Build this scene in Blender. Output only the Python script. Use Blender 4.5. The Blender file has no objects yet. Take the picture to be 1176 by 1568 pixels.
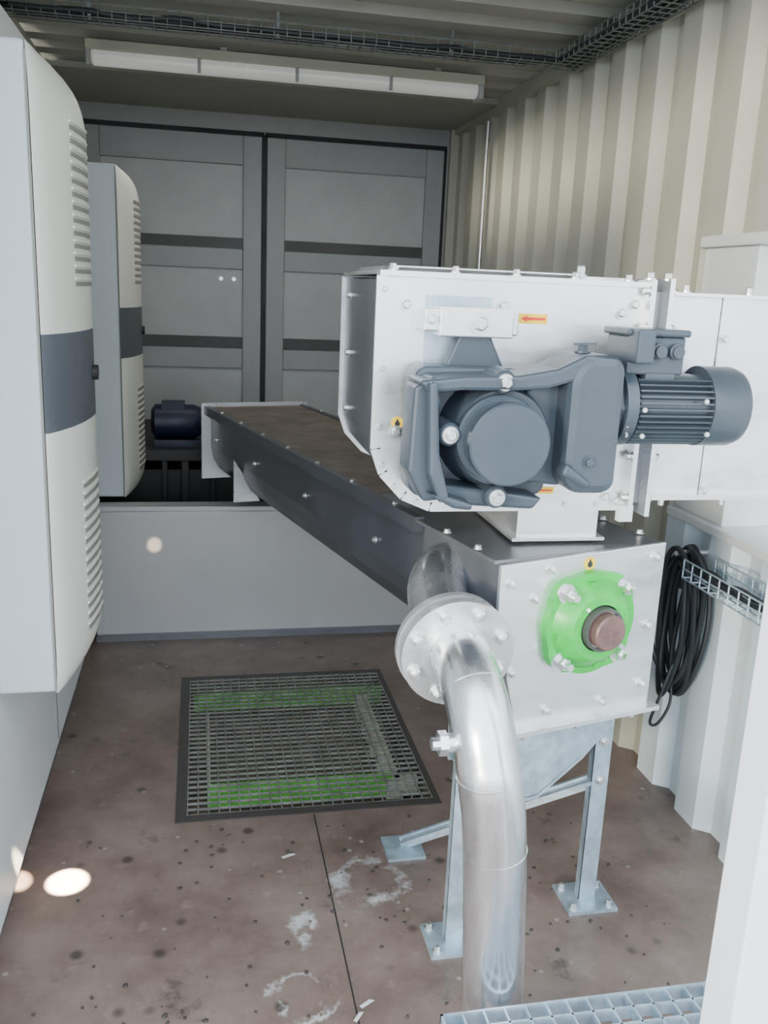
import bpy, bmesh, math, random
from mathutils import Vector, Matrix
random.seed(3)
C=bpy.context.scene.collection
# ---------------------------------------------------------------- materials
def mat(name,col,rough=.5,metal=0.,var=.06,scale=6.,bump=0.,spec=None,stretch=None,col2=None,thr=None,emit=0,rvar=.1):
    m=bpy.data.materials.new(name); m.use_nodes=True
    nt=m.node_tree; N=nt.nodes; L=nt.links
    b=N['Principled BSDF']; b.inputs['Metallic'].default_value=metal
    tc=N.new('ShaderNodeTexCoord'); mp=N.new('ShaderNodeMapping')
    L.new(tc.outputs['Object'],mp.inputs['Vector'])
    if stretch: mp.inputs['Scale'].default_value=stretch
    nz=N.new('ShaderNodeTexNoise'); nz.inputs['Scale'].default_value=scale; nz.inputs['Detail'].default_value=6; nz.inputs['Roughness'].default_value=.62
    L.new(mp.outputs[0],nz.inputs['Vector'])
    cr=N.new('ShaderNodeValToRGB')
    lo,hi=(thr or (.3,.7))
    cr.color_ramp.elements[0].position=lo; cr.color_ramp.elements[1].position=hi
    c2=col2 or tuple(min(1,c*(1+var)) for c in col)
    c1=col if col2 else tuple(c*(1-var) for c in col)
    cr.color_ramp.elements[0].color=(*c1,1); cr.color_ramp.elements[1].color=(*c2,1)
    L.new(nz.outputs['Fac'],cr.inputs['Fac']); L.new(cr.outputs[0],b.inputs['Base Color'])
    mr=N.new('ShaderNodeMapRange'); mr.inputs['From Min'].default_value=.3; mr.inputs['From Max'].default_value=.7
    mr.inputs['To Min'].default_value=max(.03,rough-rvar); mr.inputs['To Max'].default_value=min(1,rough+rvar)
    L.new(nz.outputs['Fac'],mr.inputs['Value']); L.new(mr.outputs[0],b.inputs['Roughness'])
    if bump:
        bp=N.new('ShaderNodeBump'); bp.inputs['Strength'].default_value=bump; bp.inputs['Distance'].default_value=.01
        L.new(nz.outputs['Fac'],bp.inputs['Height']); L.new(bp.outputs[0],b.inputs['Normal'])
    if spec is not None: b.inputs['Specular IOR Level'].default_value=spec
    if emit: b.inputs['Emission Color'].default_value=(1,.98,.92,1); b.inputs['Emission Strength'].default_value=emit
    return m
M={}
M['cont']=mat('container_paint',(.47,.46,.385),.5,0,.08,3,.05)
M['contlow']=mat('container_paint_glow',(.62,.72,.77),.38,0,.06,3,.05)  # same container wall, its bluish-white glow put into the colour
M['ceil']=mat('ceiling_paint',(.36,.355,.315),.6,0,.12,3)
M['door']=mat('door_paint',(.48,.495,.485),.5,0,.12,2.5,.05)
M['doorframe']=mat('door_frame_paint',(.37,.38,.375),.5,0,.10,3)
M['rubber']=mat('black_rubber',(.02,.02,.022),.6)
M['darkrail']=mat('dark_rail',(.075,.075,.072),.5)
M['white']=mat('white_panel',(.74,.77,.78),.4,0,.03,2)
M['whitep']=mat('white_post_paint',(.88,.90,.94),.45,0,.02,2)
M['curb']=mat('curb_sheet',(.54,.54,.545),.34,.15,.05,2,.02,rvar=.04)
M['acside']=mat('ac_grey_side',(.58,.64,.67),.42,0,.02,3)
M['accream']=mat('ac_cream_cover',(.77,.77,.69),.4,0,.02,3)
M['acband']=mat('ac_slate_band',(.10,.112,.128),.4,0,.05,5)
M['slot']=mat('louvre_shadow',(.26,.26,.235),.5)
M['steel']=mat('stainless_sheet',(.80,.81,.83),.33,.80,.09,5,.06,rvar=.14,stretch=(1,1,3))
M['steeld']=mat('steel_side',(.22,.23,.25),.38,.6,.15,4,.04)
M['galv']=mat('galvanised',(.48,.60,.69),.42,.6,.22,22,.03)
M['pipe']=mat('stainless_pipe',(.82,.84,.88),.27,.95,.10,3,.05,stretch=(5,5,1.2),rvar=.10)
M['trough']=mat('trough_dark_steel',(.095,.10,.115),.42,.25,.2,4,.03)
M['troughtop']=mat('trough_lid_steel',(.19,.195,.205),.38,.5,.25,6,.04)
M['lid']=mat('trough_lid_rust',(.20,.155,.128),.6,.1,.3,7,.05,col2=(.11,.09,.078))
M['gear']=mat('gearbox_slate',(.058,.076,.098),.34,.1,.08,9,.04)
M['gear2']=mat('gearbox_disc',(.035,.060,.078),.4,.1,.08,9)
M['bolt']=mat('zinc_bolt',(.75,.76,.76),.3,.85,.06,20)
M['green']=mat('green_paint',(.02,.50,.06),.34,0,.2,12,.03)
M['greenb']=mat('green_beam_paint',(.22,.85,.12),.5,0,.2,12,.03)
M['shaft']=mat('rusty_shaft',(.20,.12,.11),.5,.5,.3,30,.05)
M['yellow']=mat('sticker_yellow',(.95,.62,.03),.5)
M['red']=mat('sticker_red',(.75,.04,.02),.5)
M['black']=mat('cable_black',(.022,.026,.03),.5)
M['tube']=mat('lamp_cover',(.72,.72,.68),.2,0,.04,3,emit=.15)  # slight glow added, the tube itself looks unlit
M['blue']=mat('motor_navy',(.010,.014,.04),.45)
M['skid']=mat('skid_black',(.022,.022,.024),.55,0,.3,6)
M['pit']=mat('pit_floor',(.20,.155,.12),.8,0,.5,14,.1)
M['pale']=mat('pale_flange',(.80,.78,.62),.6,0,.25,14)
M['wire']=mat('wire_mesh_steel',(.22,.24,.235),.4,.6)
M['ground']=mat('concrete_ground',(.42,.41,.39),.9,0,.12,2,.1)
M['shoe']=mat('grate_steel',(.27,.275,.255),.5,.3,.3,12)
M['grframe']=mat('grate_frame_dark',(.075,.066,.062),.5,.2,.2,9)

def floor_mat():
    m=bpy.data.materials.new('floor_brown_resin'); m.use_nodes=True
    nt=m.node_tree; N=nt.nodes; L=nt.links; b=N['Principled BSDF']
    tc=N.new('ShaderNodeTexCoord')
    def noise(s,d=8,r=.65):
        n=N.new('ShaderNodeTexNoise'); n.inputs['Scale'].default_value=s; n.inputs['Detail'].default_value=d; n.inputs['Roughness'].default_value=r
        L.new(tc.outputs['Object'],n.inputs['Vector']); return n
    def ramp(src,stops):
        c=N.new('ShaderNodeValToRGB'); e=c.color_ramp.elements
        while len(e)<len(stops): e.new(.5)
        for i,(p,col) in enumerate(stops): e[i].position=p; e[i].color=(*col,1)
        L.new(src,c.inputs['Fac']); return c
    def math_(op,a,bv=None,clamp=False):
        n=N.new('ShaderNodeMath'); n.operation=op; n.use_clamp=clamp
        for i,x in enumerate((a,bv)):
            if x is None: continue
            if isinstance(x,(int,float)): n.inputs[i].default_value=x
            else: L.new(x,n.inputs[i])
        return n.outputs[0]
    def mix(f,a,c):
        n=N.new('ShaderNodeMix'); n.data_type='RGBA'; L.new(f,n.inputs['Factor']); L.new(a,n.inputs['A'])
        if isinstance(c,tuple): n.inputs['B'].default_value=(*c,1)
        else: L.new(c,n.inputs['B'])
        return n.outputs['Result']
    n1=noise(2.6,10,.7); n2=noise(14); n3=noise(4.5,10,.78)
    base=ramp(n1.outputs['Fac'],[(.32,(.130,.090,.074)),(.5,(.215,.158,.134)),(.70,(.30,.235,.205))]).outputs[0]
    fine=ramp(n2.outputs['Fac'],[(.60,(0,0,0)),(.72,(1,1,1))]).outputs[0]
    col=mix(math_('MULTIPLY',fine,.45),base,(.38,.31,.28))
    dark=ramp(n3.outputs['Fac'],[(.34,(1,1,1)),(.42,(0,0,0))]).outputs[0]
    col=mix(math_('MULTIPLY',dark,.65),col,(.05,.040,.036))
    vo=N.new('ShaderNodeTexVoronoi'); vo.inputs['Scale'].default_value=6; L.new(tc.outputs['Object'],vo.inputs['Vector'])
    dot=ramp(vo.outputs['Distance'],[(.06,(1,1,1)),(.14,(0,0,0))]).outputs[0]
    col=mix(math_('MULTIPLY',dot,.8),col,(.04,.032,.03))
    vo2=N.new('ShaderNodeTexVoronoi'); vo2.inputs['Scale'].default_value=11; L.new(tc.outputs['Object'],vo2.inputs['Vector'])
    dot2=ramp(vo2.outputs['Distance'],[(.05,(1,1,1)),(.10,(0,0,0))]).outputs[0]
    col=mix(math_('MULTIPLY',dot2,.6),col,(.46,.42,.40))
    dn=noise(7,4); dv=N.new('ShaderNodeVectorMath'); dv.operation='SCALE'; dv.inputs['Scale'].default_value=.22
    L.new(dn.outputs['Color'],dv.inputs[0])
    av=N.new('ShaderNodeVectorMath'); av.operation='ADD'; L.new(tc.outputs['Object'],av.inputs[0]); L.new(dv.outputs[0],av.inputs[1])
    tot=None
    br=noise(9,6)
    for x,y,r,w in [(.50,2.28,.10,.020),(.27,2.10,.045,.014),(.24,1.86,.07,.009)]:
        d=N.new('ShaderNodeVectorMath'); d.operation='DISTANCE'; L.new(av.outputs[0],d.inputs[0]); d.inputs[1].default_value=(x+.11,y+.11,.11)
        a=math_('ABSOLUTE',math_('SUBTRACT',d.outputs['Value'],r))
        k=math_('SUBTRACT',1.0,math_('DIVIDE',a,w*1.6),True)
        tot=k if tot is None else math_('MAXIMUM',tot,k)
    brk=ramp(br.outputs['Fac'],[(.45,(0,0,0)),(.56,(1,1,1))]).outputs[0]
    col=mix(math_('MULTIPLY',math_('MULTIPLY',tot,brk),.8),col,(.68,.69,.70))
    L.new(col,b.inputs['Base Color'])
    rr=N.new('ShaderNodeMapRange'); rr.inputs['To Min'].default_value=.26; rr.inputs['To Max'].default_value=.55
    L.new(n1.outputs['Fac'],rr.inputs['Value']); L.new(rr.outputs[0],b.inputs['Roughness'])
    bp=N.new('ShaderNodeBump'); bp.inputs['Strength'].default_value=.15; bp.inputs['Distance'].default_value=.01
    L.new(n2.outputs['Fac'],bp.inputs['Height']); L.new(bp.outputs[0],b.inputs['Normal'])
    return m
M['floor']=floor_mat()

# ---------------------------------------------------------------- geometry helpers
def empty(name,loc=(0,0,0),rz=0):
    o=bpy.data.objects.new(name,None); o.location=loc; o.rotation_euler=(0,0,rz); o.empty_display_size=.1; C.objects.link(o); return o
def mk(name,bm,m,parent=None,smooth=False,bevel=0):
    me=bpy.data.meshes.new(name); bmesh.ops.recalc_face_normals(bm,faces=bm.faces); bm.to_mesh(me); bm.free()
    o=bpy.data.objects.new(name,me); C.objects.link(o)
    for x in (m if isinstance(m,list) else [m]): me.materials.append(M[x])
    if parent: o.parent=parent
    if smooth:
        me.shade_smooth()
        try: me.set_sharp_from_angle(angle=math.radians(35))
        except Exception: pass
    if bevel:
        md=o.modifiers.new('bev','BEVEL'); md.width=bevel; md.segments=2; md.limit_method='ANGLE'
    return o
def NB(): return bmesh.new()
def box(bm,x0,x1,y0,y1,z0,z1,mi=0):
    v=[bm.verts.new(p) for p in [(x0,y0,z0),(x1,y0,z0),(x1,y1,z0),(x0,y1,z0),(x0,y0,z1),(x1,y0,z1),(x1,y1,z1),(x0,y1,z1)]]
    for f in [(0,3,2,1),(4,5,6,7),(0,1,5,4),(1,2,6,5),(2,3,7,6),(3,0,4,7)]:
        bm.faces.new([v[i] for i in f]).material_index=mi
    return v
def frame(d):
    d=Vector(d).normalized(); a=Vector((0,0,1)) if abs(d.z)<.9 else Vector((1,0,0))
    s=d.cross(a).normalized(); t=s.cross(d).normalized(); return d,s,t
def lathe(bm,p0,d,prof,seg=32,ph=0,cap=True):
    d,s,t=frame(d); p0=Vector(p0); rings=[]
    for a,r in prof:
        rings.append([bm.verts.new(p0+d*a+(s*math.cos(ph+2*math.pi*i/seg)+t*math.sin(ph+2*math.pi*i/seg))*r) for i in range(seg)])
    for A,B in zip(rings,rings[1:]):
        for i in range(seg): bm.faces.new([A[i],A[(i+1)%seg],B[(i+1)%seg],B[i]])
    if cap: bm.faces.new(rings[0][::-1]); bm.faces.new(rings[-1])
def cyl(bm,p0,p1,r,seg=24,r2=None):
    v=Vector(p1)-Vector(p0); lathe(bm,p0,v,[(0,r),(v.length,r if r2 is None else r2)],seg)
def annulus(bm,p,d,ri,ro,th,seg=40):
    lathe(bm,p,d,[(0,ri),(0,ro),(th,ro),(th,ri),(0,ri)],seg,cap=False)
def bolt(bm,p,d,r=.009,h=.008,washer=True,stud=0):
    p=Vector(p); dn=Vector(d).normalized()
    if washer: lathe(bm,p,dn,[(0,r*1.45),(h*.3,r*1.45)],14)
    lathe(bm,p+dn*h*.3,dn,[(0,r),(h*.85,r),(h,r*.8)],6,ph=.3)
    if stud: lathe(bm,p+dn*h,dn,[(0,r*.55),(stud,r*.55)],10)
def beam(bm,p0,p1,w,h):
    p0=Vector(p0);p1=Vector(p1); d,s,t=frame(p1-p0)
    q=[(-w/2,-h/2),(w/2,-h/2),(w/2,h/2),(-w/2,h/2)]
    A=[bm.verts.new(p0+s*a+t*b) for a,b in q];B=[bm.verts.new(p1+s*a+t*b) for a,b in q]
    bm.faces.new(A[::-1]);bm.faces.new(B)
    for i in range(4): bm.faces.new([A[i],A[(i+1)%4],B[(i+1)%4],B[i]])
def prism(bm,pts,fn,a,b,mi=0):
    A=[bm.verts.new(fn(u,v,a)) for u,v in pts];B=[bm.verts.new(fn(u,v,b)) for u,v in pts]
    fs=[bm.faces.new(A[::-1]),bm.faces.new(B)]
    n=len(pts)
    for i in range(n): fs.append(bm.faces.new([A[i],A[(i+1)%n],B[(i+1)%n],B[i]]))
    for f in fs: f.material_index=mi
XZ=lambda u,v,w:(u,w,v)
def catmull(P,n=8):
    P=[Vector(p) for p in P]; Q=[P[0]*2-P[1]]+P+[P[-1]*2-P[-2]]; out=[]
    for i in range(1,len(Q)-2):
        for k in range(n):
            t=k/n; a,b,c,d=Q[i-1:i+3]
            out.append(.5*((2*b)+(c-a)*t+(2*a-5*b+4*c-d)*t*t+(3*b-a-3*c+d)*t**3))
    out.append(P[-1]); return out
def sweep(bm,P,r,seg=24,cap=True):
    rings=[];prev=None
    for i,p in enumerate(P):
        d=(P[min(i+1,len(P)-1)]-P[max(i-1,0)]).normalized()
        if prev is None: _,s,t=frame(d)
        else:
            s=(prev-d*prev.dot(d)).normalized(); t=d.cross(s)
        prev=s
        rings.append([bm.verts.new(p+(s*math.cos(2*math.pi*k/seg)+t*math.sin(2*math.pi*k/seg))*r) for k in range(seg)])
    for A,B in zip(rings,rings[1:]):
        for k in range(seg): bm.faces.new([A[k],A[(k+1)%seg],B[(k+1)%seg],B[k]])
    if cap: bm.faces.new(rings[0][::-1]);bm.faces.new(rings[-1])
def rpoly(x0,x1,z0,z1,r,n=5,rs=None):
    pts=[]
    rr=rs or [r]*4
    for (cx_,cz_,a0,q) in ((x1,z1,0,rr[0]),(x0,z1,90,rr[1]),(x0,z0,180,rr[2]),(x1,z0,270,rr[3])):
        sx=1 if cx_==x1 else -1; sz=1 if cz_==z1 else -1
        for k in range(n+1):
            a=math.radians(a0+90*k/n); pts.append((cx_-sx*q+q*math.cos(a),cz_-sz*q+q*math.sin(a)))
    return pts

# ---------------------------------------------------------------- room shell
XR,XL,YB,ZC=1.615,-.735,5.90,2.74
Y0=1.15
gx0,gx1,gy0,gy1=-.055,.79,2.69,3.75
bm=NB()
box(bm,XL-.1,gx0,-.6,YB+.1,-.2,0);box(bm,gx1,XR+.4,-.6,YB+.1,-.2,0)
box(bm,gx0,gx1,-.6,gy0,-.2,0);box(bm,gx0,gx1,gy1,YB+.1,-.2,0)
flo=mk('floor',bm,'floor')
bm=NB()
box(bm,.363,.3665,1.2,gy0-.04,0,.0012)
mk('trim_floor_joint',bm,'rubber')
bm=NB(); box(bm,-30,30,-30,30,-.30,-.22); mk('ground',bm,'ground')
bm=NB(); box(bm,3.6,3.7,-1,9,-.22,3.2); mk('wall_outer_backdrop',bm,'white')  # added pale backdrop outside the opening, in place of blown-out sky

def corr(y0,y1,z0,z1,xbase,depth=.048,per=.28):
    seq=[];y=5.86
    while y>y0-per:
        seq+= [(y,0),(y-.10,0),(y-.135,1),(y-.225,1),(y-.26,0)]
        y-=per
    seq.append((y,0)); seq=seq[::-1]
    out=[]
    for a,b in zip(seq,seq[1:]):
        ya,yb=a[0],b[0]
        if yb<=y0 or ya>=y1: continue
        def at(q):
            t=(q-ya)/(yb-ya) if yb!=ya else 0
            return a[1]+(b[1]-a[1])*t
        s=max(ya,y0);e=min(yb,y1)
        if not out or abs(out[-1][0]-s)>1e-6: out.append((s,at(s)))
        out.append((e,at(e)))
    bm=NB()
    f=[(bm.verts.new((xbase+d*depth,yy,z0)),bm.verts.new((xbase+d*depth,yy,z1)),bm.verts.new((xbase+depth+.03,yy,z0)),bm.verts.new((xbase+depth+.03,yy,z1))) for yy,d in out]
    for p,q in zip(f,f[1:]):
        bm.faces.new([p[0],q[0],q[1],p[1]]);bm.faces.new([p[2],p[3],q[3],q[2]])
        bm.faces.new([p[1],q[1],q[3],p[3]]);bm.faces.new([p[0],p[2],q[2],q[0]])
    bm.faces.new([f[0][0],f[0][1],f[0][3],f[0][2]]);bm.faces.new([f[-1][0],f[-1][2],f[-1][3],f[-1][1]])
    return bm
wr=empty('wall_right')
OY=2.80
mk('corrugated_sheet_back',corr(OY,YB,.0,ZC,XR),'cont',wr)
mk('corrugated_sheet_upper',corr(Y0,OY,1.93,ZC,XR),'cont',wr)
mk('corrugated_sheet_lower',corr(Y0,OY,.0,.995,XR),'contlow',wr)
bm=NB()
box(bm,XR-.008,XR+.34,Y0,OY,.995,1.025); box(bm,XR-.004,XR+.30,Y0,OY,1.895,1.93)
box(bm,XR+.02,XR+.30,2.50,2.80,1.025,1.895)
mk('opening_reveal',bm,'white',wr,bevel=.004)
bm=NB(); box(bm,XR-.03,XR+.02,Y0,YB,ZC-.06,ZC); box(bm,XR-.05,XR,YB-.05,YB,0,ZC)
mk('trim_top_rail',bm,'cont',wr)
bm=NB(); box(bm,XL-.05,XL,3.0,YB,0,ZC)
mk('wall_left',bm,'cont')
cab=empty('electrical_cabinet')
bm=NB(); box(bm,XL+.01,-.502,Y0,3.80,.10,2.40); mk('cabinet_body',bm,'white',cab,bevel=.006)
bm=NB(); box(bm,XL+.02,-.53,Y0,3.78,0,.10); mk('cabinet_plinth',bm,'steeld',cab)
bm=NB()
for y in (1.9,3.05): box(bm,-.503,-.501,y,y+.006,.12,2.38)
mk('cabinet_door_seams',bm,'darkrail',cab)
# ceiling
bm=NB(); y=Y0; pts=[]
while y<YB:
    pts+=[(y,0),(y+.10,0),(y+.13,.03),(y+.21,.03),(y+.24,0)]; y+=.26
pts=[p for p in pts if p[0]<=YB]+[(YB+.1,0)]
f=[(bm.verts.new((XL-.05,a,ZC+b)),bm.verts.new((XR+.07,a,ZC+b)),bm.verts.new((XL-.05,a,ZC+.06)),bm.verts.new((XR+.07,a,ZC+.06))) for a,b in pts]
for p,q in zip(f,f[1:]):
    if q[0].co.y-p[0].co.y<1e-5: continue
    bm.faces.new([p[0],p[1],q[1],q[0]]);bm.faces.new([p[2],q[2],q[3],p[3]])
    bm.faces.new([p[0],q[0],q[2],p[2]]);bm.faces.new([p[1],p[3],q[3],q[1]])
bm.faces.new([f[0][0],f[0][2],f[0][3],f[0][1]]);bm.faces.new([f[-1][0],f[-1][1],f[-1][3],f[-1][2]])
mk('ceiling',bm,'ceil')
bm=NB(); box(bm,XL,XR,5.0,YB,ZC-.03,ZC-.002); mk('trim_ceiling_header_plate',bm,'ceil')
bm=NB(); box(bm,XL,XR,YB,YB+.08,2.60,ZC); box(bm,1.555,XR,YB,YB+.08,0,2.6); box(bm,XL-.05,XR+.05,YB+.065,YB+.12,0,2.7); mk('wall_back',bm,'doorframe')  # full sheet behind the doors added to stop daylight in their gap
def door(n,x0,x1):
    e=empty('door_%d'%n)
    bm=NB(); box(bm,x0,x1,YB+.03,YB+.06,.02,2.59); mk('leaf',bm,'door',e)
    bm=NB()
    box(bm,x0,x0+.115,YB,YB+.04,.02,2.59);box(bm,x1-.115,x1,YB,YB+.04,.02,2.59)
    box(bm,x0+.115,x1-.115,YB,YB+.04,2.42,2.59);box(bm,x0+.115,x1-.115,YB,YB+.04,.02,.16)
    for z in (1.86,1.24,.62): box(bm,x0+.115,x1-.115,YB+.012,YB+.04,z-.06,z+.07)
    mk('stiles_and_rails',bm,'doorframe',e,bevel=.006)
    bm=NB()
    for z in (1.97,1.36,.74): box(bm,x0+.115,x1-.115,YB+.004,YB+.04,z-.045,z+.02)
    mk('dark_rails',bm,'darkrail',e)
    bm=NB()
    box(bm,x0-.015,x0,YB-.004,YB+.065,.02,2.6);box(bm,x1,x1+.015,YB-.004,YB+.065,.02,2.6);box(bm,x0-.012,x1+.012,YB-.004,YB+.05,2.59,2.615)
    mk('gasket',bm,'rubber',e)
    bm=NB()
    bolt(bm,(x1-.25,YB+.03,1.74),(0,-1,0),.009);bolt(bm,(x1-.17,YB+.03,1.74),(0,-1,0),.009)
    mk('door_bolts',bm,'bolt',e)
    return e
door(1,-.69,.385); door(2,.415,1.54)
bm=NB(); cyl(bm,(1.585,5.15,0),(1.585,5.15,2.65),.010,12); mk('trim_conduit_right',bm,'bolt')
cb=empty('low_partition_wall')
bm=NB(); box(bm,-.50,1.58,4.26,4.30,0,.645); box(bm,-.50,1.58,4.255,4.36,.645,.67); mk('sheet',bm,'curb',cb,bevel=.004)
bm=NB(); box(bm,-.50,1.58,4.235,4.26,0,.03); mk('foot_angle',bm,'steeld',cb)

# ---------------------------------------------------------------- AC units
def ac(y0,xback):
    e=empty('air_conditioning_unit',(0,0,0))
    zt,zb=2.205,.695
    bm=NB(); box(bm,xback,-.362,y0,y0+.42,zb+.0,zt); mk('housing',bm,'acside',e,bevel=.008)
    xb=-.362
    sec=[(-.357,0),(-.348,.008),(-.330,.05),(-.308,.12),(-.292,.20),(-.283,.28),(-.281,.36),(-.288,.40),(-.31,.415),(-.362,.42)]
    zs=[zb-.002,zb+.004,zb+.015,zb+.03,zb+.05,zb+.08,zb+.12,1.0,1.355,1.355,1.585,1.585,1.9]+[zt-.16+.16*math.sin(i/9*math.pi/2) for i in range(10)]
    bm=NB(); rings=[]
    for z in zs:
        s=1
        if z>zt-.16: s=math.sqrt(max(0,1-((z-(zt-.16))/.16)**2))
        if z<zb+.12: s=.35+.65*math.sqrt(max(0,1-((zb+.12-z)/.125)**2))
        rings.append([bm.verts.new((xb+(x-xb)*s,y0+y,z)) for x,y in sec])
    for i,(A,B) in enumerate(zip(rings,rings[1:])):
        if abs(zs[i]-zs[i+1])<1e-6: continue
        zm=(zs[i]+zs[i+1])/2
        for k in range(len(sec)-1):
            bm.faces.new([A[k],A[k+1],B[k+1],B[k]]).material_index=1 if 1.355<zm<1.585 else 0
    bm.faces.new(rings[0])
    bmesh.ops.remove_doubles(bm,verts=bm.verts,dist=1e-5)
    mk('front_cover',bm,['accream','acband'],e,smooth=True)
    bm=NB(); box(bm,-.364,-.359,y0-.001,y0+.01,zb,zt-.02); mk('cover_seam',bm,'slot',e)
    def secx(t):
        for (xa,ya),(xc,yc) in zip(sec,sec[1:]):
            if ya<=t<=yc: return xa+(xc-xa)*(t-ya)/(yc-ya)
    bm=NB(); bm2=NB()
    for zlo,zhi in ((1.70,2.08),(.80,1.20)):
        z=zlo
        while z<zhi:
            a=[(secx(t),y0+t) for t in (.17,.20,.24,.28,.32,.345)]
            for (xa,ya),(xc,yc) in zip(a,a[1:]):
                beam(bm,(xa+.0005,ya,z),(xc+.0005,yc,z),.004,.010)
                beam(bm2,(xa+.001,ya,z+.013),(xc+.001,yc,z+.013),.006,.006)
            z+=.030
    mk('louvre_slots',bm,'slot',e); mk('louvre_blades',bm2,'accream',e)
    bm=NB()
    cyl(bm,(-.283,y0+.33,1.47),(-.268,y0+.33,1.47),.02,16); mk('control_knob',bm,'rubber',e)
    if y0>4:
        bm=NB(); box(bm,XL,xback,y0+.04,y0+.07,.8,2.1); box(bm,XL,xback,y0+.34,y0+.37,.8,2.1); mk('wall_brackets',bm,'steeld',e)
    return e
ac(2.20,-.5); ac(4.36,-.53)

# ---------------------------------------------------------------- ceiling light
e=empty('fluorescent_light_fixture')
bm=NB(); box(bm,-.48,1.34,4.45,4.57,2.685,2.725); mk('base_channel',bm,'cont',e,bevel=.004)
bm=NB(); lathe(bm,(-.46,4.51,2.666),(1,0,0),[(0,.030),(.01,.040),(1.77,.040),(1.78,.030)],20); mk('diffuser',bm,'tube',e,smooth=True)
bm=NB()
box(bm,-.48,-.462,4.455,4.565,2.62,2.715); box(bm,1.318,1.34,4.455,4.565,2.62,2.715)
for x in (.0,.44,.88): box(bm,x,x+.014,4.455,4.475,2.625,2.70)
mk('end_caps_and_clips',bm,'doorframe',e,bevel=.004)
bm=NB()
for x in (0.1,1.1): box(bm,x,x+.03,4.48,4.54,2.72,2.745)
mk('hangers',bm,'doorframe',e)

# ---------------------------------------------------------------- wire cable trays
def tray(name,P0,P1,w,hgt,m,cables=3,step=.05,e=None):
    e=e or empty(name)
    P0=Vector(P0);P1=Vector(P1);d=(P1-P0);Lh=d.length;d.normalize();z=Vector((0,0,1));s=d.cross(z).normalized()
    bm=NB()
    for a in (-.5,-.17,.17,.5): cyl(bm,P0+s*w*a,P1+s*w*a,.0028,6)
    for a in (-.5,.5):
        cyl(bm,P0+s*w*a+z*hgt,P1+s*w*a+z*hgt,.0028,6);cyl(bm,P0+s*w*a+z*hgt*.5,P1+s*w*a+z*hgt*.5,.0028,6)
    n=int(Lh/step)
    for i in range(n+1):
        p=P0+d*(Lh*i/n)
        cyl(bm,p-s*w*.5,p+s*w*.5,.0028,6);cyl(bm,p-s*w*.5,p-s*w*.5+z*hgt,.0028,6);cyl(bm,p+s*w*.5,p+s*w*.5+z*hgt,.0028,6)
    mk('wire_basket',bm,m,e)
    bm=NB()
    for k in range(cables):
        off=(k-(cables-1)/2)*w*.22
        pts=[P0+d*(Lh*i/14)+s*(off+random.uniform(-.006,.006))+z*(.013+random.uniform(0,.012)) for i in range(15)]
        sweep(bm,catmull(pts,4),.010,8)
    mk('cables',bm,'black',e,smooth=True)
    return e
t=tray('wire_cable_tray',(XL+.02,3.88,2.655),(1.50,3.88,2.655),.11,.05,'wire',5)
tray('',(1.52,3.93,2.655),(1.52,2.2,2.655),.11,.05,'wire',5,e=t)
bm=NB()
for x in (-.4,.3,1.0): box(bm,x,x+.012,3.83,3.84,2.65,ZC);
mk('tray_hangers',bm,'wire',t)

# ---------------------------------------------------------------- floor grate + pit
e=empty('floor_grate')
bm=NB()
for a in ((gx0-.035,gx0,gy0-.035,gy1+.03),(gx1,gx1+.02,gy0-.035,gy1+.03)): box(bm,*a,-.001,.004)
for a in ((gx0,gx1,gy0-.035,gy0),(gx0,gx1,gy1,gy1+.03)): box(bm,*a,-.001,.004)
mk('frame',bm,'grframe',e)
bm=NB()
n=30
for i in range(n+1):
    y=gy0+.006+(gy1-gy0-.012)*i/n; box(bm,gx0,gx1,y-.0022,y+.0022,-.006,.002)
n=24
for i in range(n+1):
    x=gx0+.004+(gx1-gx0-.008)*i/n; box(bm,x-.002,x+.002,gy0,gy1,-.003,.003)
mk('bearing_bars',bm,'shoe',e)
bm=NB()
box(bm,gx0+.02,gx1,3.625,3.67,-.09,-.025);box(bm,gx0+.07,gx1-.10,2.875,2.925,-.09,-.025)
mk('green_beams',bm,'greenb',e)
bm=NB()
random.seed(8)
y=3.60
while y>2.90:
    l_=random.uniform(.03,.09); box(bm,gx1-.13+random.uniform(-.01,.01),gx1-.075,y-l_,y,-.09,-.03); y-=l_+random.uniform(.012,.04)
box(bm,gx0+.07,gx0+.082,gy0+.22,gy1-.3,-.06,-.014); box(bm,gx1-.13,gx1-.01,2.87,2.92,-.09,-.03)
mk('pale_beams',bm,'pale',e)
bm=NB(); box(bm,gx0+.005,gx1-.005,gy0+.005,gy1-.005,-.20,-.12); box(bm,.2,.26,3.4,3.5,-.12,-.08)
mk('pit_tray',bm,'pit',e)
random.seed(3)

# ---------------------------------------------------------------- lower screw conveyor
th=math.radians(14)
cv=empty('screw_conveyor',(.67,1.85,0),th)
bm=NB()
prism(bm,[(.0,1.12),(.485,1.135),(.485,.70),(.075,.70),(.0,.98)],XZ,0,.012)
mk('end_plate',bm,'steel',cv,bevel=.002)
bm=NB()
prism(bm,[(.012,1.115),(.472,1.125),(.472,.70),(.088,.70),(.012,.98)],XZ,.012,.40)
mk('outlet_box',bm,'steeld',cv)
bm=NB(); box(bm,.03,.50,-.03,.40,.690,.702); mk('base_flange',bm,'steel',cv)
prof=[(.015,1.115),(.465,1.115),(.465,.94)]+[(.24+.225*math.cos(a),.94+.19*math.sin(a)) for a in [-i*math.pi/10 for i in range(1,10)]]+[(.015,.94)]
bm=NB(); prism(bm,prof,XZ,.40,2.62); mk('trough',bm,'trough',cv)
bm=NB(); box(bm,-.012,.492,.012,.70,1.120,1.130)
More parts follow.
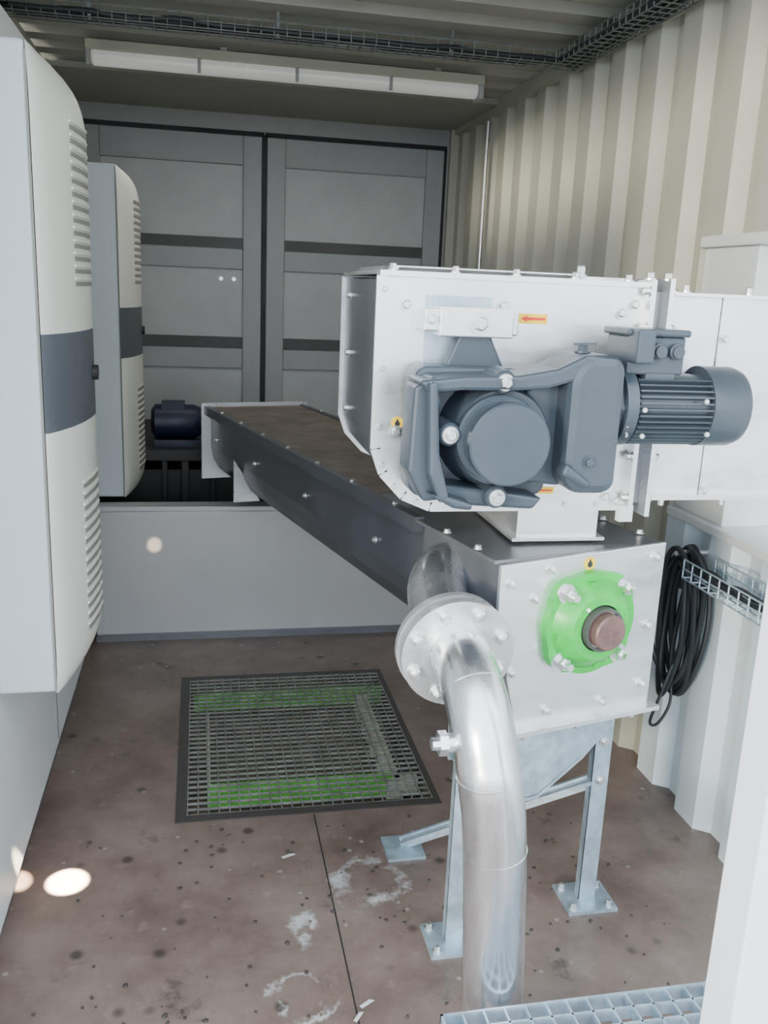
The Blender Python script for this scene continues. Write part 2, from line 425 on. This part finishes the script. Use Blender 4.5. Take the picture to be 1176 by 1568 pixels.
mk('lid_front',bm,'troughtop',cv,bevel=.002)
bm=NB(); box(bm,.01,.47,.70,2.62,1.124,1.132)
for y in (1.3,1.95): box(bm,-.0,.48,y,y+.02,1.120,1.134)
mk('lid_rear',bm,'lid',cv,bevel=.002)
bm=NB()
box(bm,-.018,.01,.40,2.64,1.095,1.136);box(bm,.47,.498,.40,2.64,1.095,1.136)
mk('lid_flanges',bm,'trough',cv)
bm=NB()
box(bm,-.03,.51,2.62,2.635,.78,1.15)
prism(bm,[(-.02,.97),(.10,.78),(-.02,.78)],XZ,2.10,2.11)
mk('far_end_plate',bm,'steel',cv)
bm=NB()
for x,z in [(.03,1.075),(.14,1.10),(.03,.93),(.05,.85),(.455,1.10),(.452,.92),(.455,.76),(.16,.735),(.33,.73),(.10,1.03)]:
    bolt(bm,(x,0,z),(0,-1,0),.010,.011,True,.008)
for y in (.10,.25,.55,.85,1.15,1.45,1.75,2.05,2.35):
    for x in (-.004,.484): bolt(bm,(x,y,1.133),(0,0,1),.008,.008)
for y in (.7,1.3,1.9,2.5): bolt(bm,(.014,y,.99),(-1,0,0),.008,.009)
for x in (.09,.25,.42): bolt(bm,(x,-.015,.70),(0,0,-1),.009,.018)
mk('bolts',bm,'bolt',cv)
fb=empty('flange_bearing'); fb.parent=cv; fb.location=(.255,0,.958); fb.scale=(1.3,1.15,1.3)
bm=NB(); pts=[]
for i in range(64):
    a=2*math.pi*i/64; r=.100+.010*max(0,math.cos(4*(a-math.pi/4)))
    pts.append((r*math.cos(a),r*math.sin(a)))
prism(bm,pts,XZ,-.020,0)
lathe(bm,(0,-.018,0),(0,-1,0),[(0,.090),(.012,.082),(.030,.066),(.034,.062),(.034,.045),(.02,.045)],48,cap=False)
for a in (10,100,190,280):
    a=math.radians(a); box(bm,math.cos(a)*.08-.006,math.cos(a)*.08+.006,-.034,-.015,math.sin(a)*.08-.006,math.sin(a)*.08+.006)
mk('green_housing',bm,'green',fb,smooth=True)
bm=NB(); lathe(bm,(0,-.015,0),(0,-1,0),[(0,.050),(.025,.050),(.025,.042),(.050,.042),(.050,.036)],40,cap=False); mk('inner_ring',bm,'darkrail',fb,smooth=True)
bm=NB(); lathe(bm,(0,0,0),(0,-1,0),[(0,.034),(.082,.034),(.086,.031)],32); mk('shaft_stub',bm,'shaft',fb,smooth=True)
bm=NB(); annulus(bm,(0,-.052,0),(0,-1,0),.034,.037,.008,32); mk('shaft_collar',bm,'bolt',fb,smooth=True)
bm=NB()
for sx in (-1,1):
    for sz in (-1,1): bolt(bm,(sx*.066,-.020,sz*.066),(0,-1,0),.013,.020,True,.020)
bolt(bm,(-.03,-.045,.035),(-.5,-1,.5),.005,.01,False)
mk('flange_bolts',bm,'bolt',fb)
def round_sticker(par,p,d,r):
    bm=NB(); lathe(bm,p,d,[(0,r),(.0015,r)],28); mk('grease_sticker',bm,'yellow',par)
    d=Vector(d).normalized(); q=Vector(p)+d*.0016
    bm=NB(); lathe(bm,q-Vector((0,0,r*.15)),d,[(0,r*.42),(.0008,r*.42)],20)
    _,s,t=frame(d)
    v=[bm.verts.new(q+a) for a in (s*r*.36,-s*r*.36,Vector((0,0,r*.75)))]; bm.faces.new(v)
    mk('grease_drop_print',bm,'black',par)
round_sticker(cv,(.250,-.0005,1.103),(0,-1,0),.017)

# stand
st=empty('conveyor_support_stand')
ux,uy=math.cos(th),math.sin(th)
bm=NB()
def L2W(x,y): return (.67+ux*x-uy*y,1.85+uy*x+ux*y)
legs=[(1.10,2.10),(.665,1.99)]
for (x,y) in legs:
    box(bm,x-.024,x+.024,y-.004,y+.004,.008,.66); box(bm,x+.018,x+.024,y,y+.048,.008,.66); box(bm,x-.024,x-.018,y,y+.03,.008,.66)
    box(bm,x-.075,x+.075,y-.055,y+.075,0,.010)
beam(bm,(1.09,2.12,.39),(.62,2.42,.03),.05,.012)
beam(bm,(1.09,2.135,.375),(.62,2.435,.015),.012,.04)
box(bm,.56,.68,2.36,2.48,0,.010)
beam(bm,(1.10,2.10,.60),(.665,1.99,.60),.012,.06)
mk('legs',bm,'galv',st)
bm=NB()
P=[(.09,.688),(.47,.688),(.445,.60),(.36,.52),(.22,.43),(.10,.43)]
def loc(u,v,w): x,y=L2W(u,w); return (x,y,v)
prism(bm,P,loc,.08,.088); prism(bm,P,loc,.34,.348)
prism(bm,[(.10,.44),(.22,.44),(.36,.53),(.36,.535),(.22,.445),(.10,.445)],loc,.08,.34)
mk('saddle',bm,'galv',st)
bm=NB()
for (x,y) in legs:
    for dx,dy in ((-.055,-.035),(.055,-.035),(-.055,.055),(.055,.055)): bolt(bm,(x+dx,y+dy,.010),(0,0,1),.009,.012)
bolt(bm,(1.10,2.095,.52),(0,-1,0),.010);bolt(bm,(1.10,2.095,.40),(0,-1,0),.010)
mk('anchor_bolts',bm,'bolt',st)

# ---------------------------------------------------------------- discharge pipe
pp=empty('discharge_pipe')
bm=NB()
sweep(bm,catmull([(.80,2.15,1.035),(.71,2.15,1.035),(.63,2.12,1.03),(.575,2.04,1.01),(.560,1.93,.970),(.563,1.80,.935)],8),.074,32)
mk('upper_elbow',bm,'pipe',pp,smooth=True)
bm=NB()
sweep(bm,catmull([(.563,1.79,.935),(.563,1.745,.933),(.563,1.67,.905),(.567,1.61,.85),(.577,1.575,.765)],8)+catmull([(.578,1.573,.76),(.60,1.57,.6),(.626,1.57,.2),(.639,1.57,0)],4),.067,36)
mk('lower_elbow_and_downpipe',bm,'pipe',pp,smooth=True)
bm=NB()
annulus(bm,(.577,1.575,.760),(.13,0,-1),.066,.0690,.004)
annulus(bm,(.602,1.571,.585),(.13,0,-1),.066,.0685,.003)
annulus(bm,(.563,1.672,.905),(.05,-.75,-.5),.066,.069,.003)
cyl(bm,(.568,1.60,.82),(.485,1.60,.823),.020,20); lathe(bm,(.49,1.60,.823),(-1,0,0),[(0,.026),(.018,.026)],6); lathe(bm,(.472,1.60,.823),(-1,0,0),[(0,.014),(.014,.014)],8)
mk('weld_seams_and_plug',bm,'pipe',pp,smooth=True)
fd=Vector((.0,-1,-.10)).normalized()
bm=NB()
annulus(bm,Vector((.558,1.845,.938)),fd,.05,.130,.018,56)
annulus(bm,Vector((.563,1.812,.9345)),fd,.05,.130,.018,56)
annulus(bm,Vector((.563,1.795,.932)),fd,.06,.083,.006,56)
mk('flange_pair',bm,'steel',pp,smooth=True)
bm=NB(); _,s,tt=frame(fd)
for i in range(8):
    a=math.radians(22.5+45*i); p=Vector((.563,1.795,.9327))+(s*math.cos(a)+tt*math.sin(a))*.105
    bolt(bm,p,fd,.0125,.013,True,.012); bolt(bm,p-fd*.050,-fd,.0125,.012,True,.004)
mk('flange_bolts',bm,'bolt',pp)

# ---------------------------------------------------------------- upper conveyor housing
YF=1.95; YBK=2.52
uh=empty('conveyor_drive_housing')
bm=NB()
face=[(.385,1.748),(1.00,1.755),(1.01,1.235),(.52,1.235),(.455,1.262),(.405,1.315),(.385,1.37)]
inn=[(.397,1.742),(1.0,1.742),(1.0,1.246),(.524,1.246),(.461,1.272),(.415,1.322),(.397,1.374)]
prism(bm,face,XZ,YF,YF+.006)
mk('front_plate',bm,'steel',uh,bevel=.0015)
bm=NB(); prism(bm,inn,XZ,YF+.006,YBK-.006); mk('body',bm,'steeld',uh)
bm=NB(); prism(bm,face,XZ,YBK-.006,YBK)
mk('back_plate',bm,'steel',uh)
bm=NB()
prs=[face[2],face[3],face[4],face[5],face[6],face[0]]
for (a,b) in zip(prs,prs[1:]): beam(bm,(a[0],YF+.004,a[1]),(b[0],YF+.004,b[1]),.010,.022)
box(bm,.38,1.01,YF-.006,YF+.03,1.748,1.760)
mk('edge_flange',bm,'steel',uh)
bm=NB(); box(bm,.39,1.0,YF+.02,YBK,1.752,1.760); box(bm,.42,.86,YF+.04,YBK-.03,1.762,1.772); box(bm,.84,.99,YF+.05,YBK-.08,1.760,1.768)
mk('top_lid',bm,'steel',uh,bevel=.002)
bm=NB(); box(bm,.43,.85,YF+.035,YF+.045,1.760,1.768); mk('lid_gasket',bm,'darkrail',uh)
bm=NB()
box(bm,1.0,1.012,YF-.03,YBK,1.215,1.765); box(bm,1.045,1.057,YF-.03,YBK,1.215,1.77)
box(bm,.985,1.02,YF-.02,YF+.0,1.20,1.24)
mk('joint_flanges',bm,'steel',uh)
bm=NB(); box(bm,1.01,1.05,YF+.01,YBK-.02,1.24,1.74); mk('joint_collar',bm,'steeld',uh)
bm=NB()
box(bm,1.057,1.19,YF-.012,YBK-.02,1.265,1.735); box(bm,1.192,1.86,YF-.014,YBK-.02,1.265,1.737)
mk('extension_duct',bm,'steel',uh,bevel=.003)
bm=NB(); box(bm,1.057,1.86,YF-.04,YF,1.258,1.270);box(bm,1.057,1.86,YF-.03,YF,1.733,1.741); mk('duct_flanges',bm,'steel',uh)
bm=NB(); box(bm,.755,.965,2.00,2.28,1.142,1.24); mk('outlet_chute',bm,'steel',uh,bevel=.002)
bm=NB(); box(bm,.74,.98,1.985,2.30,1.138,1.146); box(bm,.66,1.0,1.96,2.31,1.225,1.236); mk('chute_flange',bm,'steel',uh)
bm=NB()
n_=(0,-1,0)
for x,z in [(.44,1.69),(.945,1.69),(.975,1.71),(.43,1.41),(.955,1.30),(.66,1.695),(.95,1.26),(.978,1.25)]: bolt(bm,(x,YF,z),n_,.010,.010,True,.004)
for i,(x,z) in enumerate([(.392,1.72),(.392,1.55),(.392,1.42),(.40,1.335),(.43,1.285),(.485,1.25),(.56,1.241),(.70,1.241),(.85,1.241),(.93,1.241)]): bolt(bm,(x,YF,z),n_,.006,.007)
for x in (.41,.55,.69,.83,.96): bolt(bm,(x,YF+.008,1.760),(0,0,1),.008,.012)
for z in (1.70,1.55,1.40):
    for y in (YF+.06,YBK-.10): bolt(bm,(.397,y,z),(-1,0,0),.008,.010)
for z in (1.28,1.5,1.64): bolt(bm,(1.205,YF-.014,z),n_,.009,.009)
for x in (1.09,1.25,1.45): bolt(bm,(x,YF-.02,1.258),(0,0,-1),.007,.014); bolt(bm,(x,YF-.02,1.741),(0,0,1),.007,.014)
for z in (1.26,1.36,1.46,1.56,1.66,1.74): bolt(bm,(1.0,YF-.018,z),(-1,0,0),.008,.01); bolt(bm,(1.057,YF-.02,z),(1,0,0),.008,.01)
for x in (1.006,1.05): bolt(bm,(x,YF-.005,1.765),(0,0,1),.009,.014)
bolt(bm,(.86,2.0,1.765),(0,0,1),.010,.02)
mk('bolts',bm,'bolt',uh)
bm=NB(); box(bm,.700,.768,YF-.0015,YF,1.658,1.680); box(bm,.765,.82,YF-.0015,YF,1.266,1.282); mk('arrow_sticker',bm,'yellow',uh)
bm=NB()
prism(bm,[(.705,1.669),(.720,1.676),(.720,1.672),(.763,1.672),(.763,1.666),(.720,1.666),(.720,1.662)],XZ,YF-.0022,YF-.0014)
prism(bm,[(.77,1.274),(.78,1.279),(.78,1.276),(.815,1.276),(.815,1.272),(.78,1.272),(.78,1.269)],XZ,YF-.0022,YF-.0014)
mk('arrow_print',bm,'red',uh)
round_sticker(uh,(.433,YF-.0005,1.430),(0,-1,0),.014)

# ---------------------------------------------------------------- gear motor
gm=empty('gear_motor',(-.006,0,.002))
cx,cz=.608,1.428
bm=NB()
box(bm,.475,.515,YF-.06,YF,1.635,1.682); box(bm,.515,.66,YF-.075,YF-.065,1.625,1.688); box(bm,.505,.520,YF-.075,YF,1.625,1.688); box(bm,.655,.670,YF-.075,YF,1.625,1.688); box(bm,.67,.69,YF-.05,YF,1.63,1.682)
mk('torque_bracket',bm,'steel',gm,bevel=.003)
bm=NB(); box(bm,.49,.64,YF-.006,YF,1.55,1.71); mk('mounting_plate',bm,'galv',gm)
bm=NB(); bolt(bm,(.592,YF-.075,1.655),(0,-1,0),.016,.014,True,.006); bolt(bm,(.49,YF-.06,1.66),(0,-1,0),.010)
mk('bracket_bolts',bm,'bolt',gm)
bm=NB(); prism(bm,[(.50,1.50),(.69,1.50),(.625,1.63),(.555,1.63)],XZ,YF-.06,YF-.03)
mk('torque_arm',bm,'gear',gm,bevel=.006)
bm=NB()
prism(bm,rpoly(.445,.755,1.285,1.565,.03),XZ,1.83,1.925)
mk('gearcase_back',bm,'gear',gm,bevel=.01)
bm=NB()
lathe(bm,(cx+.01,1.86,cz),(0,-1,0),[(0,.125),(.04,.118),(.10,.105),(.11,.100)],48)
mk('gearcase_drum',bm,'gear',gm,smooth=True)
bm=NB()
prism(bm,[(.425,1.53),(.47,1.555),(.482,1.50),(.470,1.43),(.482,1.35),(.50,1.30),(.455,1.295),(.42,1.36)],XZ,1.74,1.83)
prism(bm,[(.43,1.545),(.52,1.555),(.64,1.560),(.72,1.575),(.78,1.605),(.84,1.60),(.84,1.555),(.77,1.555),(.70,1.535),(.62,1.528),(.52,1.528),(.45,1.52)],XZ,1.72,1.86)
prism(bm,[(.45,1.31),(.54,1.285),(.70,1.275),(.72,1.30),(.62,1.315),(.50,1.33)],XZ,1.75,1.86)
prism(bm,[(.445,1.545),(.463,1.545),(.475,1.40),(.500,1.31),(.48,1.30),(.455,1.36)],XZ,1.70,1.76)
prism(bm,[(.455,1.32),(.51,1.29),(.55,1.285),(.55,1.30),(.50,1.315)],XZ,1.70,1.76)
mk('cast_webs',bm,'gear',gm,bevel=.008)
bm=NB()
BP=((cx+.0,cz+.118),(cx-.108,cz+.01),(cx+.0,cz-.120))
for x,z in BP: lathe(bm,(x,1.80,z),(0,-1,0),[(0,.028),(.07,.024),(.075,.020)],24)
mk('bolt_bosses',bm,'gear',gm,smooth=True)
bm=NB()
for x,z in BP: bolt(bm,(x,1.725,z),(0,-1,0),.012,.012,True,.002)
bolt(bm,(cx+.10,1.78,cz-.02),(0,-1,0),.012,.01)
mk('gearcase_bolts',bm,'bolt',gm)
bm=NB()
lathe(bm,(cx,1.76,cz),(0,-1,0),[(0,.092),(.03,.092),(.034,.088),(.034,.080),(.07,.080),(.074,.084),(.092,.084),(.096,.080)],56)
mk('output_hub',bm,'gear',gm,smooth=True)
bm=NB(); annulus(bm,(cx,1.668,cz),(0,-1,0),.073,.078,.003,56); mk('cover_rim',bm,'gear',gm,smooth=True)
bm=NB(); lathe(bm,(cx,1.668,cz),(0,-1,0),[(0,.073),(.002,.073)],48); mk('cover_disc',bm,'gear2',gm,smooth=True)
bm=NB()
prism(bm,rpoly(.745,.868,1.315,1.605,.03,6,[.035,.06,.05,.03]),XZ,1.715,1.92)
mk('input_stage',bm,'gear',gm,bevel=.02)
bm=NB()
prism(bm,[(.66,1.33),(.77,1.32),(.77,1.56),(.70,1.56),(.66,1.50)],XZ,1.78,1.90)
prism(bm,[(.735,1.36),(.80,1.33),(.80,1.345),(.745,1.385)],XZ,1.70,1.74)
mk('gearcase_neck',bm,'gear',gm,bevel=.015)
bm=NB(); bolt(bm,(.80,1.715,1.385),(0,-1,0),.010,.008);  bolt(bm,(.80,1.8,1.605),(0,0,1),.012,.012); beam(bm,(.78,1.8,1.622),(.83,1.8,1.624),.006,.006)
mk('plugs',bm,'gear',gm)
mx0=.868; ma=(mx0,1.815,1.495)
bm=NB(); lathe(bm,ma,(1,0,0),[(0,.060),(.012,.060),(.014,.088),(.040,.088),(.045,.070),(.06,.070),(.24,.070)],44)
mk('motor_core',bm,'gear',gm,smooth=True)
bm=NB()
for i in range(40):
    a=2*math.pi*i/40
    s=Vector((0,math.cos(a),math.sin(a)))
    if s.z>.80: continue
    p0=Vector(ma)+Vector((.045,0,0))+s*.076; p1=Vector(ma)+Vector((.225,0,0))+s*.076
    d=Vector((1,0,0)); t_=d.cross(s)
    w=.0018;h=.010
    q=[p0+s*h+t_*w,p0+s*h-t_*w,p0-s*h-t_*w,p0-s*h+t_*w]; r_=[x+(p1-p0) for x in q]
    A=[bm.verts.new(x) for x in q];B=[bm.verts.new(x) for x in r_]
    bm.faces.new(A);bm.faces.new(B[::-1])
    for k in range(4): bm.faces.new([A[k],A[(k+1)%4],B[(k+1)%4],B[k]])
mk('cooling_fins',bm,'gear',gm)
bm=NB(); lathe(bm,Vector(ma)+Vector((.215,0,0)),(1,0,0),[(0,.088),(.075,.088),(.092,.082),(.100,.070),(.100,.02)],44)
mk('fan_cowl',bm,'gear',gm,smooth=True)
bm=NB()
lathe(bm,Vector(ma)+Vector((-.02,0,0)),(1,0,0),[(0,.075),(.02,.075),(.035,.080)],8)
box(bm,.885,1.015,1.76,1.87,1.565,1.645); box(bm,.878,1.022,1.752,1.878,1.645,1.660); box(bm,.885,.925,1.72,1.77,1.59,1.66)
box(bm,.93,1.0,1.76,1.87,1.545,1.57)
mk('terminal_box',bm,'gear',gm,bevel=.005)
bm=NB()
for x in (.952,.992): lathe(bm,(x,1.76,1.615),(0,-1,0),[(0,.017),(.010,.017),(.012,.013),(.018,.013)],20)
mk('cable_glands',bm,'gear',gm,smooth=True)
bm=NB()
for z in (1.44,1.46,1.50): bolt(bm,(.885,1.74,z),(1,0,0),.006,.006,False)
for dx,dz in ((.05,.0),(.19,.02),(.05,-.055),(.20,-.05)): bolt(bm,(mx0+dx,1.728,1.495+dz),(0,-1,0),.006,.006,False)
mk('motor_screws',bm,'bolt',gm)

# ---------------------------------------------------------------- far motor + dark skid
fm=empty('electric_motor')
bm=NB(); lathe(bm,(-.255,4.90,.985),(1,0,0),[(0,.06),(.02,.09),(.22,.09),(.25,.08),(.28,.05)],32); mk('motor_body',bm,'blue',fm,smooth=True)
bm=NB(); box(bm,-.20,-.08,4.84,4.96,1.05,1.09); box(bm,-.24,.02,4.82,4.98,.86,.895); mk('motor_mount',bm,'blue',fm)
e=empty('pump_skid')
bm=NB()
box(bm,-.68,.62,4.72,5.80,.80,.86)
for x in (-.66,-.1,.56):
    for y in (4.74,5.74): box(bm,x,x+.04,y,y+.04,0,.80)
box(bm,-.60,.55,4.80,5.78,.05,.74)
for x in (-.45,-.2,.05,.3): box(bm,x,x+.03,4.76,4.80,.05,.80)
mk('skid_frame_and_tank',bm,'skid',e,bevel=.005)

# ---------------------------------------------------------------- cables on right wall
tr2=tray('wire_cable_tray.001',(1.545,1.5,.875),(1.545,2.45,.875),.11,.06,'galv',2)
e=empty('cable_coil')
bm=NB()
for k in range(11):
    rz=.235+random.uniform(-.03,.02); ry=.085+random.uniform(-.03,.02); y_=2.52+random.uniform(-.015,.015); x_=1.54+random.uniform(-.03,.03); zc=.70+random.uniform(-.02,.02)
    pts=[Vector((x_+.012*math.sin(2*a+k),y_+ry*math.sin(a),zc+rz*math.cos(a))) for a in [2*math.pi*i/22 for i in range(23)]]
    sweep(bm,catmull(pts,3),.009,8)
for k in range(3):
    sweep(bm,catmull([(1.54,2.40+.02*k,.90),(1.53,2.46,.95),(1.54,2.52,.93),(1.56,2.57,.80)],6),.008,8)
sweep(bm,catmull([(1.50,2.45,.6),(1.46,2.44,.48),(1.44,2.45,.38),(1.48,2.47,.36),(1.52,2.48,.42),(1.53,2.5,.5)],6),.005,8)
mk('cable_loops',bm,'black',e,smooth=True)
bm=NB(); cyl(bm,(XR+.03,2.52,.935),(1.50,2.52,.935),.010,10); mk('wall_hook',bm,'bolt',e)

# ---------------------------------------------------------------- step grating and door post
e=empty('step_grating')
sx0,sx1,sy0,sy1,sz=.48,1.35,1.17,1.485,.265
bm=NB()
box(bm,sx0,sx1,sy1-.005,sy1,sz-.035,sz);box(bm,sx0,sx1,sy0,sy0+.005,sz-.035,sz);box(bm,sx0,sx0+.005,sy0,sy1,sz-.035,sz);box(bm,sx1-.005,sx1,sy0,sy1,sz-.035,sz)
k=1
while sx0+.046*k<sx1: box(bm,sx0+.046*k-.0022,sx0+.046*k+.0022,sy0,sy1,sz-.03,sz-.001); k+=1
k=1
while sy1-.040*k>sy0: box(bm,sx0,sx1,sy1-.040*k-.0022,sy1-.040*k+.0022,sz-.03,sz-.001); k+=1
mk('grid',bm,'galv',e)
bm=NB()
for x in (sx0+.02,sx1-.06):
    for y in (sy0+.01,sy1-.04): box(bm,x,x+.03,y,y+.03,0,sz-.03)
mk('feet',bm,'galv',e)
bm=NB(); box(bm,.818,.90,1.04,1.12,0,ZC); mk('trim_door_post',bm,'whitep',bevel=.004)

e=empty('paper_scraps')
bm=NB()
for x,y,a,s in [(.24,2.42,.3,.045),(-.05,1.75,1.9,.05),(.38,1.8,.5,.04),(.36,1.76,.9,.035)]:
    c,s_=math.cos(a)*s,math.sin(a)*s
    v=[bm.verts.new(p) for p in ((x,y,.002),(x+c,y+s_,.004),(x+c*.8-s_*.3,y+s_*.8+c*.3,.003),(x-s_*.3,y+c*.25,.002))]; bm.faces.new(v)
mk('scrap_pieces',bm,'white',e)
# grit and pellets scattered on the floor
e=empty('floor_debris')
bm=NB(); random.seed(11)
for i in range(170):
    x=random.uniform(-.42,1.3); y=random.uniform(1.6,2.6)
    if abs(x-.63)<.09 and abs(y-1.57)<.09: continue
    r=random.uniform(.0025,.007)
    m_=Matrix.Translation((x,y,r*.5))@Matrix.Rotation(random.uniform(0,3),4,'Z')@Matrix.Diagonal((1,random.uniform(.5,1.6),.55,1))
    bmesh.ops.create_icosphere(bm,subdivisions=1,radius=r,matrix=m_)
mk('grit',bm,'grframe',e)

# ---------------------------------------------------------------- light
w=bpy.data.worlds.new('World'); bpy.context.scene.world=w; w.use_nodes=True
bg=w.node_tree.nodes['Background']; bg.inputs['Color'].default_value=(.82,.91,1.0,1); bg.inputs['Strength'].default_value=5.0
def sun(name,d,s,ang,col):
    l=bpy.data.lights.new(name,'SUN'); l.energy=s; l.angle=math.radians(ang); l.color=col
    o=bpy.data.objects.new(name,l); C.objects.link(o); o.rotation_euler=Vector(d).to_track_quat('-Z','Y').to_euler(); return o
sun('sun',(.72,.72,-.10),2.8,8,(1,.92,.72))
def spot(name,loc,tgt,P,deg,col):
    l=bpy.data.lights.new(name,'SPOT'); l.energy=P; l.spot_size=math.radians(deg); l.spot_blend=.35; l.color=col; l.shadow_soft_size=.01
    o=bpy.data.objects.new(name,l); C.objects.link(o); o.location=loc
    o.rotation_euler=(Vector(tgt)-Vector(loc)).to_track_quat('-Z','Y').to_euler()
spot('added_spot',(-.12,2.28,1.5),(-.39,2.40,0),16000,4.4,(1,.88,.70))  # added spot, no lamp there; makes the bright oval on the floor
spot('added_spot.001',(.1,.6,2.2),(-.50,2.34,.10),12000,1.4,(1,.82,.56))  # added spot for the warm glow low on the left side
spot('added_spot.002',(.1,.6,2.2),(-.22,4.26,.48),1600,.6,(1,.76,.5))  # added spot for the faint warm mark on the low partition
l=bpy.data.lights.new('fixture_fill','AREA'); l.shape='RECTANGLE'; l.size=1.7; l.size_y=.08; l.energy=8; l.color=(1,.99,.95)  # added fill under the unlit fixture, brightens the deep end
o=bpy.data.objects.new('fixture_fill',l); C.objects.link(o); o.location=(.43,4.51,2.60)

# ---------------------------------------------------------------- camera
Yc=Vector((-.1961,-.2453,.9494)).normalized()
Xc=Vector((.9796,-.0072,.2005)); Xc=(Xc-Yc*Xc.dot(Yc)).normalized(); Zc=Xc.cross(Yc)
right=Vector((Xc.x,Yc.x,Zc.x)); down=Vector((Xc.y,Yc.y,Zc.y)); fwd=Vector((Xc.z,Yc.z,Zc.z))
cam=bpy.data.cameras.new('camera'); co=bpy.data.objects.new('camera',cam); C.objects.link(co)
Rm=Matrix((right,-down,-fwd)).transposed().to_4x4(); Rm.translation=Vector((0,0,1.72)); co.matrix_world=Rm
cam.sensor_fit='HORIZONTAL'; cam.sensor_width=36; cam.lens=36*1370/1176; cam.clip_start=.02
bpy.context.scene.camera=co
